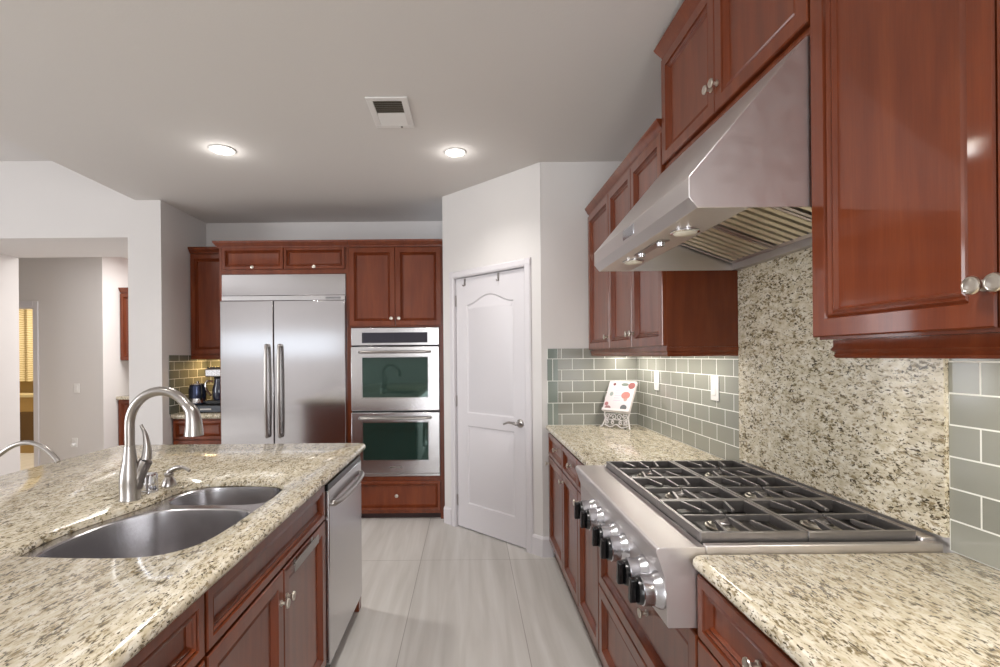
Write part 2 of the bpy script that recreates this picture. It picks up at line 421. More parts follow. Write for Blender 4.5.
part('cabinet_body', box(nb(), -7.3, -5.9, 7.45, 7.8, 0, .84), plain('tan cabinet', (176, 146, 92), .5), t)
part('countertop', box(nb(), -7.32, -5.88, 7.42, 7.82, .84, .88), plain('cream stone', (214, 200, 160), .3), t)
for k in range(3): part('drawer', box(nb(), -7.2+k*.44, -6.8+k*.44, 7.43, 7.448, .15, .62), plain('brown drawer', (96, 72, 42), .5), t)
bm = lathe(nb(), (-6.52, 7.6, .881), Z, [(0, .05), (.02, .07), (.1, .075), (.13, .05), (.15, .05)], 20); solid('jar', bm, plain('ivory ceramic', (236, 222, 180), .4), 'ivory jar standing on the tan vanity', 'jar', (-6.52, 7.6, .881))
# hall cabinets
def hall_cab(name, label, x0, x1, y0, y1, z0, z1, ndoors, top):
    t = thing(name, label, 'cabinet', ((x0+x1)/2, (y0+y1)/2, z0))
    part('carcass', box(nb(), x0, x1, y0+.02, y1, z0, z1), M_WOOD, t)
    wd = (x1-x0)/ndoors
    for k in range(ndoors):
        dd = part('door', panel(nb(), (x0+k*wd+.003, y0+.0198, z0+.01), X, Z, -Y, wd-.006, z1-z0-.02, DOORP), M_WOOD, t)
        knob((x0+k*wd+(.05 if k % 2 else wd-.05), y0, z0+.07 if top else z1-.1), -Y, dd)
    if top: part('crown', sweep(nb(), [(0, z1), (.01, z1), (.04, z1+.05), (.045, z1+.065), (0, z1+.065)], [(x0, y0+.02), (x1, y0+.02)]), M_WOOD, t)
    return t
hall_cab('upper_cabinet', 'dark cherry wall cabinet seen through the hallway opening', -4.565, -3.4, 6.5, 6.945, 1.38, 2.27, 4, True)
t = hall_cab('base_cabinet', 'dark cherry base cabinet seen through the hallway opening', -4.565, -3.4, 6.45, 6.945, .0, .874, 4, False)
solid('countertop', box(nb(), -4.565, -3.4, 6.42, 6.945, .875, .914), M_GRAN, 'stone worktop on the base cabinet in the hallway', 'countertop', (-4, 6.7, .875))
# switch and outlet on hallway wall
def plate(name, label, cat, o, u, n, w_=.072, h_=.116, kind='outlet', extra=False):
    o = V(o); t = thing(name, label, cat, o)
    part('cover_plate', obox(nb(), o, u, Z, n, -w_/2, w_/2, -h_/2, h_/2, .0005, .006), M_WHITE, t, bevel=.0025)
    if kind == 'outlet':
        for s in (-1, 1):
            q = part('socket', lathe(nb(), o+Z*s*.021+V(n)*.006, n, [(0, .016), (.002, .0155)], 20), M_WHITE, t)
            part('slot', obox(obox(nb(), o+Z*s*.021, u, Z, n, -.007, -.005, -.004, .006, .0081, .0085), o+Z*s*.021, u, Z, n, .005, .007, -.004, .005, .0081, .0085), M_BLACK, q)
    else:
        part('rocker', obox(nb(), o, u, Z, n, -.017, .017, -.034, .034, .006, .010), M_WHITE, t, bevel=.002)
    return t
plate('light_switch', 'white light switch on the plain hallway wall', 'switch', (-4.90, 6.2, 1.04), X, -Y, kind='switch')
plate('outlet', 'white outlet low on the plain hallway wall', 'outlet', (-4.93, 6.2, .36), X, -Y)
solid('night_light', bev_bm := lathe(nb(), (-4.93, 6.1905, .335), -Y, [(0, .02), (.03, .022), (.045, .015)], 16), M_WHITE, 'small white plug-in night light in the hallway outlet', 'night light', (-4.93, 6.19, .335))

# room behind the camera: window walls
bm = nb()
for x0, x1, z0, z1 in ((-7.2, -6.6, 0, HI), (-6.6, -3.3, 0, 1.45), (-6.6, -3.3, 2.05, HI), (-3.3, -.6, 0, HI), (1.0, 1.3, 0, HI), (-.6, 1.0, 2.5, HI), (-.6, 1.0, 0, .15)): box(bm, x0, x1, -4.6, -4.5, z0, z1)
struct('wall_front', bm, M_WALL)
bm = nb()
for y0, y1, z0, z1 in ((-4.6, -2.6, 0, HI), (.8, 4.3, 0, HI), (-2.6, .8, 2.85, HI), (-2.6, .8, 0, .35)): box(bm, -7.2, -7.1, y0, y1, z0, z1)
struct('wall_left', bm, M_WALL)
bm = nb()
for x_ in (-.6, .17, .94): box(bm, x_, x_+.06, -4.56, -4.5, .15, 2.5)
box(bm, -.6, 1.0, -4.56, -4.5, .15, .21); box(bm, -.6, 1.0, -4.56, -4.5, 2.44, 2.5); struct('window_1', bm, M_TRIM, None, 'window')
bm = nb()
for y_ in (-2.6, -1.48, -.36, .74): box(bm, -7.18, -7.1, y_, y_+.06, .35, 2.85)
box(bm, -7.18, -7.1, -2.6, .8, .35, .41); box(bm, -7.18, -7.1, -2.6, .8, 2.79, 2.85); struct('window_2', bm, M_TRIM, None, 'window')

# ------------------------------------------------------------------ fridge run on the back wall
YF = 4.255
def fridge():
    x0, x1 = -2.112, -1.047; t = thing('refrigerator', 'wide stainless steel french door refrigerator built into cherry cabinets', 'refrigerator', ((x0+x1)/2, 4.5, 0))
    part('body', box(nb(), x0, x1, YF+.03, 4.9, .0, 2.115), plain('fridge grey', (90, 90, 92), .4, .6), t)
    g = part('top_grille', box(nb(), x0, x1, YF-.002, YF+.03, 1.932, 2.115), M_FRIDGE, t, bevel=.004)
    s = part('trim_strip', box(nb(), x0+.004, x1-.004, YF-.012, YF+.029, 1.888, 1.930), M_STEEL, t, bevel=.003, label='polished strip below the grille')
    part('badge', box(nb(), x1-.17, x1-.04, YF-.0135, YF-.0121, 1.900, 1.918), plain('grey badge', (130, 128, 130), .4, .5), s)
    xm = x0+.455
    for k, (a, b_) in enumerate(((x0, xm-.003), (xm+.003, x1))):
        dd = part('door', box(nb(), a, b_, YF-.035, YF+.029, .10, 1.884), M_FRIDGE, t, bevel=.005)
        xh = xm-.052 if k == 0 else xm+.058
        bm = tube(nb(), spline([(xh, YF-.034, 1.50), (xh, YF-.055, 1.50), (xh, YF-.072, 1.46), (xh, YF-.085, 1.12), (xh, YF-.072, .77), (xh, YF-.055, .735), (xh, YF-.034, .735)], 8), .0145, 14)
        part('handle', bm, M_NICK, dd)
    part('kick_plate', box(nb(), x0+.01, x1-.01, YF+.0, YF+.029, .01, .095), M_STEEL, t)
fridge()
CROWN = lambda z: [(0, z), (.012, z), (.014, z+.012), (.022, z+.016), (.034, z+.034), (.040, z+.040), (.042, z+.055), (0, z+.055)]
def cab_door(t, o, u, n, wd, h, kp=None, prof=DOORP, name='door'):
    dd = part(name, panel(nb(), o, u, Z, n, wd, h, prof), M_WOOD, t)
    if kp is not None:
        p = V(o)+V(u)*kp[0]+Z*kp[1]+V(n)*(.020 if (kp[0] < .044 or kp[0] > wd-.044) else .0075)
        knob(p, n, dd)
    return dd
# cabinet over the fridge with side panels
t = thing('fridge_surround_cabinet', 'shallow two door cherry cabinet right above the refrigerator with side panels', 'cabinet', (-1.58, 4.58, 0))
part('side_panel', box(nb(), -2.135, -2.1145, YF+.01, 4.915, 0, 2.345), M_WOOD, t)
part('side_panel', box(nb(), -1.0445, -1.022, YF+.01, 4.915, 0, 2.345), M_WOOD, t)
part('carcass', box(nb(), -2.114, -1.045, YF+.012, 4.915, 2.118, 2.345), M_WOOD, t)
part('crown', sweep(nb(), CROWN(2.345), [(-2.135, 4.57), (-2.135, YF+.01), (-1.0225, YF+.01)]), M_WOOD, t)
part('top_board', box(nb(), -2.135, -1.0225, YF+.01, 4.915, 2.346, 2.40), M_WOOD, t)
cab_door(t, (-2.103, YF+.0118, 2.158), X, -Y, .522, .186, (.261, .018), DRAWP)
cab_door(t, (-1.575, YF+.0118, 2.158), X, -Y, .522, .186, (.261, .018), DRAWP)
# tall oven cabinet
t = thing('oven_cabinet', 'tall cherry cabinet housing the double oven, beside the pantry wall', 'cabinet', (-.62, 4.58, 0))
xa, xb = -1.021, -.212
part('side_panel', box(nb(), xa, xa+.017, YF+.01, 4.915, 0, 2.345), M_WOOD, t)
part('side_panel', box(nb(), xb-.035, xb, YF+.01, 4.915, 0, 2.345), M_WOOD, t)
part('carcass', box(nb(), xa+.0175, xb-.0355, YF+.012, 4.915, 1.652, 2.345), M_WOOD, t)
part('lower_box', box(nb(), xa+.0175, xb-.0355, YF+.012, 4.915, .05, .365), M_WOOD, t)
part('toe_kick', box(nb(), xa+.0175, xb-.0355, YF+.05, YF+.07, .0, .05), M_DARK, t)
part('crown', sweep(nb(), CROWN(2.345), [(xa+.0005, YF+.01), (xb-.001, YF+.01)]), M_WOOD, t)
part('top_board', box(nb(), xa+.001, xb, YF+.01, 4.915, 2.346, 2.40), M_WOOD, t)
cab_door(t, (-1.016, YF+.0118, 1.664), X, -Y, .392, .672, (.362, .062))
cab_door(t, (-.620, YF+.0118, 1.664), X, -Y, .392, .672, (.030, .062))
cab_door(t, (-1.000, YF+.0118, .080), X, -Y, .752, .252, (.376, .126), DRAWP, 'drawer')
# double oven
def ovens():
    x0, x1 = -1.002, -.249; t = thing('double_oven', 'stainless steel double wall oven stacked in the tall cherry cabinet', 'oven', ((x0+x1)/2, 4.5, .37))
    part('body', box(nb(), x0+.002, x1-.002, YF+.015, 4.85, .37, 1.648), plain('oven body', (40, 40, 42), .5), t)
    pnl = part('control_panel', box(nb(), x0, x1, YF-.012, YF+.0145, 1.497, 1.646), M_STEEL, t, bevel=.003)
    part('display', box(nb(), x0+.093, x1-.098, YF-.0135, YF-.0121, 1.517, 1.606), plain('display glass', (20, 20, 40), .05, 0, .8), pnl, label='black glass control display')
    for k in range(6): pass
    for z0, z1 in ((.937, 1.484), (.402, .922)):
        dd = part('oven_door', box(nb(), x0, x1, YF-.028, YF+.0145, z0, z1), M_STEEL, t, bevel=.004)
        wz0 = z0+.115; wz1 = z1-.092
        if z0 < .8: wz0, wz1 = z0+.115, z1-.085
        fr = part('window_frame', panel(nb(), (x0+.090, YF-.0279, wz0-.008), X, Z, -Y, x1-x0-.180, wz1-wz0+.016, [(0, 0), (.001, .003), (.007, .003), (.009, .0005)]), M_CHROME, dd)
        part('window_glass', box(nb(), x0+.099, x1-.099, YF-.0293, YF-.0285, wz0, wz1), M_GLASSB, dd, label='dark oven window glass')
        zh = z1-.045
        part('handle', tube(nb(), spline([(x0+.075, YF-.027, zh), (x0+.085, YF-.06, zh), (x0+.14, YF-.075, zh), ((x0+x1)/2, YF-.082, zh), (x1-.14, YF-.075, zh), (x1-.085, YF-.06, zh), (x1-.075, YF-.027, zh)], 7), .0115, 12), M_NICK, dd)
        if z0 < .8: part('badge', box(nb(), (x0+x1)/2-.05, (x0+x1)/2+.05, YF-.0293, YF-.0281, z0+.045, z0+.06), M_NICK, dd)
    part('vent_trim', box(nb(), x0, x1, YF-.006, YF+.0145, .372, .397), M_STEEL, t, bevel=.003)
ovens()
# nook: wall cabinet, base cabinet, counter, tile
t = thing('upper_cabinet', 'narrow cherry wall cabinet in the nook left of the refrigerator', 'cabinet', (-2.36, 4.76, 1.40))
part('carcass', box(nb(), -2.585, -2.1365, 4.62, 4.915, 1.43, 2.375), M_WOOD, t)
part('crown', sweep(nb(), CROWN(2.375), [(-2.584, 4.62), (-2.137, 4.62)]), M_WOOD, t)
part('light_rail', box(nb(), -2.584, -2.1367, 4.615, 4.64, 1.39, 1.4295), M_WOOD, t, bevel=.006)
cab_door(t, (-2.575, 4.6198, 1.44), X, -Y, .436, .925, (.40, .06))
t = thing('base_cabinet', 'small cherry base cabinet in the nook left of the refrigerator', 'cabinet', (-2.36, 4.6, 0))
part('carcass', box(nb(), -2.585, -2.1365, 4.33, 4.915, .10, .873), M_WOOD, t)
part('toe_kick', box(nb(), -2.585, -2.1365, 4.37, 4.39, 0, .0995), M_DARK, t)
cab_door(t, (-2.575, 4.3298, .695), X, -Y, .436, .165, (.218, .082), DRAWP, 'drawer')
cab_door(t, (-2.575, 4.3298, .115), X, -Y, .436, .57, (.39, .50))
def counter(name, label, x0, x1, y0, y1, wts, hole=None, rad=.012, z1=.914, th=.04, crad=None):
    """ogee edged slab; wts weight the edge inset on (x0, x1, y0, y1)"""
    prof = [(.016, -th), (.010, -th+.006), (.003, -th+.013), (0, -th+.020), (.001, -.010), (.005, -.003), (.011, 0)]
    crad = crad or (rad,)*4
    bm = nb(); rings = []
    for i, z in prof:
        a, b_, c_, d_ = x0+i*wts[0], x1-i*wts[1], y0+i*wts[2], y1-i*wts[3]; ring = []
        for (cx, cy, st), r in zip(((b_, d_, 0), (a, d_, 1), (a, c_, 2), (b_, c_, 3)), crad):
            sx = -1 if st in (0, 3) else 1; sy = -1 if st in (0, 1) else 1
            for k in range(7):
                an = (st+k/6)*PI/2; ring.append((cx+sx*r+math.cos(an)*r, cy+sy*r+math.sin(an)*r, z1+z))
        rings.append(ring)
    if not hole: loft(bm, rings)
    else:
        L = loft(bm, rings, False, False); n = len(hole)
        hr = [[bm.verts.new((p[0], p[1], z1-.0225)) for p in hole], [bm.verts.new((p[0], p[1], z1-.006)) for p in hole], [bm.verts.new((p[0], p[1], z1)) for p in offset_loop(hole, -.006)]]
        for a, b_ in zip(hr, hr[1:]):
            for i in range(n): bm.faces.new((a[i], a[(i+1) % n], b_[(i+1) % n], b_[i]))
        pk = [(-1.21, 1.17), (-.65, 1.17), (-.65, 2.01), (-1.21, 2.01)]
        pa = [bm.verts.new((p[0], p[1], z1-th)) for p in pk]; pb = [bm.verts.new((p[0], p[1], z1-.0225)) for p in pk]
        for i in range(4): bm.faces.new((pa[i], pa[(i+1) % 4], pb[(i+1) % 4], pb[i]))
        e = [bm.edges.get((pb[i], pb[(i+1) % 4])) for i in range(4)]+[bm.edges.get((hr[0][i], hr[0][(i+1) % n])) for i in range(n)]
        bmesh.ops.triangle_fill(bm, edges=e, use_beauty=True)
        for oring, hring in ((L[0], pa), (L[-1], hr[-1])):
            e = [bm.edges.get((oring[i], oring[(i+1) % len(oring)])) for i in range(len(oring))]+[bm.edges.get((hring[i], hring[(i+1) % len(hring)])) for i in range(len(hring))]
            bmesh.ops.triangle_fill(bm, edges=e, use_beauty=True)
    return solid(name, bm, M_GRAN, label, 'countertop', ((x0+x1)/2, (y0+y1)/2, z1-th), smooth=50)
counter('countertop', 'small granite worktop under the coffee machine in the nook', -2.583, -2.137, 4.285, 4.905, (0, 0, 1, 0))
M_TILEN = tile('olive glass tile', (104, 106, 90), (124, 122, 100), 'x', (7.5, .0765*20-.914))
M_TILENS = tile('olive glass tile side', (104, 108, 98), (120, 120, 106), 'y', (7.5, .0765*20-.914))
solid('tile_backsplash', box(nb(), -2.581, -2.137, 4.907, 4.918, .915, 1.428), M_TILEN, 'olive glass tile backsplash behind the coffee machine', 'backsplash', (0, 4.907, 0))
solid('tile_backsplash', box(nb(), -2.589, -2.582, 4.285, 4.918, .915, 1.428), M_TILENS, 'olive glass tile backsplash on the side wall of the nook', 'backsplash', (-2.582, 0, 0))
# appliances in the nook
t = thing('pod_drawer', 'low black coffee pod drawer on the nook worktop', 'drawer box', (-2.34, 4.55, .914))
part('housing', box(nb(), -2.50, -2.165, 4.40, 4.72, .9145, .985), M_BLACK, t, bevel=.006)
part('front', box(nb(), -2.49, -2.175, 4.392, 4.3995, .922, .975), plain('grey plastic', (70, 74, 82), .3), t, bevel=.003)
part('pull', box(nb(), -2.38, -2.28, 4.384, 4.3915, .94, .955), M_NICK, t, bevel=.002)
t = thing('coffee_maker', 'steel and black coffee maker standing on the black pod drawer by the refrigerator', 'coffee maker', (-2.27, 4.55, .986))
part('base', box(nb(), -2.375, -2.17, 4.46, 4.70, .9855, 1.02), M_BLACK, t, bevel=.006)
part('column', box(nb(), -2.365, -2.18, 4.60, 4.695, 1.0205, 1.23), M_BLACK, t, bevel=.006)
hd = part('brew_head', box(nb(), -2.375, -2.17, 4.455, 4.70, 1.2305, 1.305), M_STEEL, t, bevel=.012)
part('lid', box(nb(), -2.36, -2.185, 4.47, 4.69, 1.3055, 1.318), M_BLACK, hd, bevel=.004)
part('carafe', lathe(nb(), (-2.272, 4.525, 1.021), Z, [(0, .052), (.02, .06), (.09, .063), (.15, .048), (.19, .045), (.2, .03)], 24), plain('dark glass', (36, 40, 60), .08, 0, .5), t)
part('carafe_handle', tube(nb(), spline([(-2.315, 4.49, 1.19), (-2.355, 4.455, 1.19), (-2.36, 4.45, 1.13), (-2.325, 4.475, 1.06)], 6), .009, 10), M_STEEL, t)
kx, ky = -2.452, 4.485
t = thing('kettle', 'round steel and dark blue kettle left of the coffee maker', 'kettle', (kx, ky, .986))
part('body', lathe(nb(), (kx, ky, .9855), Z, [(0, .068), (.01, .073), (.12, .073), (.17, .066), (.175, .06)], 28), plain('dark blue steel', (66, 74, 100), .2, .7), t)
part('lid', lathe(nb(), (kx, ky, 1.161), Z, [(0, .066), (.012, .058), (.018, .012), (.032, .010), (.036, .002)], 24), M_STEEL, t)
part('handle', tube(nb(), spline([(kx+.05, ky-.04, 1.14), (kx+.068, ky-.06, 1.15), (kx+.072, ky-.065, 1.08), (kx+.055, ky-.048, 1.03)], 6), .008, 10), M_BLACK, t)
part('band', lathe(nb(), (kx, ky, 1.0), Z, [(0, .0735), (.02, .0742), (.04, .0735)], 28), M_STEEL, t)

# ------------------------------------------------------------------ island
XI = -.602      # door face plane of the island
hole = closed_spline([(-1.06, 1.218), (-.93, 1.208), (-.80, 1.212), (-.735, 1.250), (-.700, 1.32), (-.688, 1.45), (-.684, 1.62), (-.686, 1.78), (-.702, 1.87), (-.752, 1.930), (-.87, 1.953), (-.97, 1.955), (-1.055, 1.930), (-1.092, 1.85), (-1.098, 1.74), (-1.118, 1.63), (-1.150, 1.52), (-1.168, 1.42), (-1.168, 1.34), (-1.150, 1.26), (-1.115, 1.226)], 6)
counter('island_countertop', 'long granite island worktop with a double sink cut into it', -1.97, -.575, -.6, 2.80, (1, 1, 1, 1), hole, crad=(.045, .03, .03, .03))
def sink():
    t = thing('sink', 'stainless steel double bowl sink set under the island worktop', 'sink', (-.92, 1.55, .66))
    zt = .8905
    big = closed_spline([(-1.05, 1.240), (-.93, 1.228), (-.80, 1.230), (-.735, 1.275), (-.712, 1.36), (-.704, 1.48), (-.712, 1.60), (-.755, 1.655), (-.90, 1.672), (-1.02, 1.660), (-1.080, 1.610), (-1.118, 1.52), (-1.134, 1.40), (-1.122, 1.28)], 6)
    sm = closed_spline([(-.95, 1.708), (-.80, 1.706), (-.730, 1.725), (-.706, 1.78), (-.712, 1.88), (-.755, 1.945), (-.85, 1.968), (-.95, 1.965), (-1.03, 1.935), (-1.072, 1.85), (-1.072, 1.765), (-1.03, 1.718)], 6)
    rim_o = [(-1.195, 1.185), (-.665, 1.185), (-.665, 1.995), (-1.195, 1.995)]
    bm = nb(); ov = [bm.verts.new((p[0], p[1], zt)) for p in rim_o]; ed = [bm.edges.new((ov[i], ov[(i+1) % 4])) for i in range(4)]
    for lp in (big, sm):
        L = [bm.verts.new((p[0], p[1], zt)) for p in lp]; ed += [bm.edges.new((L[i], L[(i+1) % len(L)])) for i in range(len(L))]
    bmesh.ops.triangle_fill(bm, edges=ed, use_beauty=True)
    part('rim', bm, M_SINK, t)
    for lp, dep in ((big, .20), (sm, .16)):
        bm = nb(); rings = []
        for ins, z in ((0, 0), (.004, -.004), (.006, -.02), (.014, -dep+.05), (.022, -dep+.02), (.045, -dep)):
            rings.append([(p[0], p[1], zt-.0005+z) for p in offset_loop(lp, ins)])
        loft(bm, rings, False, True)
        cx = sum(p[0] for p in lp)/len(lp); cy = sum(p[1] for p in lp)/len(lp)
        bo = part('bowl', bm, M_SINK, t)
        part('drain', lathe(nb(), (cx, cy, zt-dep), Z, [(0, .045), (.003, .044), (.002, .034), (-.004, .03)], 24), M_CHROME, bo)
sink()
def faucet():
    bx, by = -1.164, 1.70; t = thing('kitchen_faucet', 'tall gooseneck brushed nickel faucet beside the double sink', 'faucet', (bx, by, .9145))
    part('body', lathe(nb(), (bx, by, .9145), Z, [(0, .033), (.004, .033), (.008, .0315), (.06, .0325), (.09, .030), (.13, .0225), (.165, .0185), (.185, .0172)], 28), M_NICK, t)
    pts = [(bx, by, 1.10), (bx, by, 1.17)]
    cx, cz, rx, rz = bx+.108, 1.17, .108, .116
    for k in range(1, 19):
        an = PI-k/18*(PI-.62); pts.append((cx+rx*math.cos(an), by, cz+rz*math.sin(an)))
    part('neck', tube(nb(), [V(p) for p in pts], .0158, 16), M_NICK, t)
    e = V(pts[-1]); dirv = (V(pts[-1])-V(pts[-2])).normalized()
    end = V((bx+.221, by, 1.133)); hp = spline([e, e+dirv*.03, (e+dirv*.03+end)/2+V((.003, 0, .003)), end], 6)
    part('spray_head', tube(nb(), hp, [.0168+.0137*(i/(len(hp)-1))**.9 for i in range(len(hp))], 20), M_NICK, t)
    part('handle_hub', tube(nb(), spline([(bx+.012, by+.006, .955), (bx+.026, by+.012, 1.0), (bx+.044, by+.018, 1.045)], 6), [.024, .024, .023, .022, .021, .021, .0205, .0205, .0205, .021, .0215, .0215, .0215], 16), M_NICK, t)
    lv = spline([(bx+.045, by+.018, 1.049), (bx+.047, by+.02, 1.08), (bx+.045, by+.02, 1.11), (bx+.039, by+.02, 1.14), (bx+.026, by+.02, 1.168)], 6)
    part('lever', tube(nb(), lv, [.0175-.0125*min(1, (i/(len(lv)-1))*1.1) for i in range(len(lv))], 14), M_NICK, t)
faucet()
solid('air_gap', lathe(nb(), (-1.160, 1.80, .9145), Z, [(0, .027), (.006, .027), (.008, .0255), (.060, .0255), (.066, .023), (.068, .002)], 24), M_CHROME, 'short round chrome air gap cap between faucet and soap dispenser', 'air gap', (-1.160, 1.80, .9145))
t = thing('soap_dispenser', 'small bell shaped nickel soap dispenser beside the sink', 'soap dispenser', (-1.142, 1.885, .9145))
part('base', lathe(nb(), (-1.142, 1.885, .9145), Z, [(0, .026), (.004, .026), (.02, .021), (.034, .013), (.038, .015), (.043, .017), (.048, .0165), (.050, .006)], 24), M_NICK, t)
part('spout', tube(nb(), spline([(-1.142, 1.885, .960), (-1.136, 1.885, .970), (-1.11, 1.88, .983), (-1.08, 1.875, .984), (-1.055, 1.87, .974)], 6), [.011]*7+[.009]*10+[.0065]*8, 12), M_NICK, t)
t = thing('bar_faucet', 'thin low arched nickel faucet on the far side of the island', 'faucet', (-1.86, 1.9, .9145))
part('base', lathe(nb(), (-1.86, 1.9, .9145), Z, [(0, .025), (.005, .025), (.012, .016), (.05, .013)], 20), M_NICK, t)
part('spout', tube(nb(), spline([(-1.86, 1.9, .955), (-1.85, 1.9, .99), (-1.793, 1.9, 1.040), (-1.735, 1.9, 1.073), (-1.68, 1.9, 1.079), (-1.63, 1.9, 1.060), (-1.595, 1.9, 1.03), (-1.575, 1.9, 1.005)], 6), .0088, 12), M_NICK, t)
# cabinets of the island
def island_cab(name, label, y0, y1):
    t = thing(name, label, 'cabinet', (-.9, (y0+y1)/2, 0)); return t
xb0, xb1 = -1.20, XI-.0205
t = island_cab('base_cabinet', 'cherry island sink cabinet with false drawer front and two doors', 1.13, 2.075)
bm = nb(); box(bm, xb0, xb1, 1.132, 1.15, .10, .868); box(bm, xb0, xb1, 2.055, 2.073, .10, .868); box(bm, xb1-.02, xb1, 1.15, 2.055, .10, .868); box(bm, xb0, xb1-.02, 1.15, 2.055, .10, .12)
part('carcass', bm, M_WOOD, t)
part('toe_kick', box(nb(), xb1-.04, xb1-.02, 1.132, 2.073, 0, .0995), M_DARK, t)
cab_door(t, (XI-.0203, 1.136, .722), Y, X, .932, .144, None, DRAWP, 'false_drawer_front')
ld = cab_door(t, (XI-.0203, 1.136, .115), Y, X, .463, .597, (.441, .500))
rd = cab_door(t, (XI-.0203, 1.605, .115), Y, X, .463, .597, (.022, .500))
t = thing('towel_bar', 'flat satin metal towel bar hooked over the sink cabinet door', 'towel bar', (-.58, 1.79, .60))
bm = box(nb(), XI+.014, XI+.017, 1.66, 1.92, .679, .711); part('bar', bm, M_NICK, t, bevel=.001)
for y_ in (1.69, 1.875):
    part('strap', box(box(nb(), XI+.0003, XI+.0015, y_, y_+.018, .686, .7125), XI+.0015, XI+.0139, y_, y_+.018, .692, .696), M_NICK, t)
t = island_cab('base_cabinet', 'cherry island cabinet with drawer nearest the front, left of the sink cabinet', .3, 1.13)
part('carcass', box(nb(), xb0, xb1, .30, 1.130, .10, .868), M_WOOD, t)
part('toe_kick', box(nb(), xb1-.04, xb1-.02, .30, 1.130, 0, .0995), M_DARK, t)
cab_door(t, (XI-.0203, .62, .722), Y, X, .504, .144, (.252, .072), DRAWP, 'drawer')
cab_door(t, (XI-.0203, .62, .115), Y, X, .504, .597, (.03, .50))
t = thing('end_panel', 'narrow cherry end panel of the island beyond the dishwasher', 'panel', (-.9, 2.73, 0))
part('board', box(nb(), -1.90, XI-.008, 2.712, 2.775, 0, .868), M_WOOD, t, bevel=.003)
part('board', box(nb(), -1.92, -1.895, -.45, 2.711, 0, .868), M_WOOD, t)
def dishwasher():
    y0, y1 = 2.083, 2.706; t = thing('dishwasher', 'stainless steel dishwasher at the far end of the island', 'dishwasher', (-.9, (y0+y1)/2, .0))
    part('tub', box(nb(), -1.18, XI-.03, y0+.003, y1-.003, .10, .862), plain('dark tub', (40, 40, 42), .5), t)
    dd = part('door', box(nb(), XI-.0295, XI+.012, y0, y1, .105, .835), M_STEEL, t, bevel=.004)
    part('handle', tube(nb(), spline([(XI+.011, y0+.035, .775), (XI+.026, y0+.045, .772), (XI+.036, y0+.14, .768), (XI+.040, (y0+y1)/2, .766), (XI+.036, y1-.14, .768), (XI+.026, y1-.045, .772), (XI+.011, y1-.035, .775)], 7), .0125, 12), M_NICK, dd)
    part('control_edge', box(nb(), XI-.029, XI+.008, y0, y1, .8365, .862), M_BLACK, t)
    part('kick_plate', box(nb(), XI-.045, XI-.035, y0, y1, .0, .10), M_BLACK, t)
dishwasher()

# ------------------------------------------------------------------ cooktop run, right wall
XC = .568       # carcass front, fronts stand 2 cm proud
def right_base(label, y0, y1, drawers, dr=None, dk=None):
    t = thing('base_cabinet', label, 'cabinet', (.85, (y0+y1)/2, 0))
    top = .868 if not isinstance(drawers, list) else .72
    part('carcass', box(nb(), XC, 1.15, y0+.001, y1-.001, .10, top), M_WOOD, t)
    part('toe_kick', box(nb(), XC+.02, XC+.04, y0+.001, y1-.001, 0, .0995), plain('toe board', (112, 88, 78), .5), t)
    wd = y1-y0-.008
    if isinstance(drawers, list):
        for z0, z1 in drawers: cab_door(t, (XC+.0002, y1-.004, z0), -Y, -X, wd, z1-z0, (y1-.004-1.577, (z1-z0)*.52), DOORP, 'drawer')
    else:
        cab_door(t, (XC+.0002, y1-.004, .714), -Y, -X, wd, .150, (dr or wd*.5, .075), DRAWP, 'drawer')
        cab_door(t, (XC+.0002, y1-.004, .115), -Y, -X, wd, .592, dk or (.022, .54))
    return t
right_base('cherry base cabinet with drawer, farthest along the cooktop run by the white wall', 2.925, 3.425, 1)
right_base('cherry base cabinet with drawer, middle of the three beyond the cooktop', 2.52, 2.925, 1)
right_base('cherry base cabinet with drawer, directly beyond the knobs of the cooktop', 2.121, 2.52, 1)
right_base('cherry cabinet with two wide drawers under the gas cooktop', 1.203, 2.121, [(.425, .712), (.115, .418)])
right_base('cherry base cabinet nearest the front, under the near granite worktop', .60, 1.203, 1, .234, (.57, .52))
counter('countertop', 'granite worktop beyond the cooktop holding the cookbook stand', .532, 1.164, 2.122, 3.428, (1, 0, .3, 0), crad=(.002, .002, .01, .002))
counter('countertop', 'granite worktop in front of the cooktop, nearest the viewer', .532, 1.164, .10, 1.201, (1, 0, 0, 1), crad=(.002, .02, .002, .002))
solid('granite_backsplash', box(nb(), 1.155, 1.1735, 1.205, 2.118, .945, 1.752), M_GRAN, 'tall granite slab backsplash behind the cooktop', 'backsplash', (1.14, 1.66, .914))
solid('tile_backsplash', box(nb(), 1.166, 1.174, 2.1195, 3.428, .9145, 1.386), M_TILER, 'grey green tile backsplash beyond the granite slab, on the outlet wall', 'backsplash', (1.146, 0, 0))
solid('tile_backsplash', box(nb(), 1.166, 1.174, .20, 1.2035, .9145, 1.382), M_TILER, 'grey green tile backsplash nearest the front, beside the granite slab', 'backsplash', (1.146, 0, 0))
M_TILEE = tile('grey glass edge tile', (118, 128, 122), (130, 138, 131), 'x', (.0715*7-.548, .153*10-.914), tw=.0715, th=.153)
bs = solid('tile_backsplash', box(nb(), .6195, 1.1655, 3.4285, 3.4395, .9145, 1.443), M_TILEF, 'grey tile backsplash on the end wall behind the cookbook', 'backsplash', (0, 3.43, 0))
part('edge_tiles', box(nb(), .548, .6193, 3.428, 3.4395, .9145, 1.443), M_TILEE, bs)
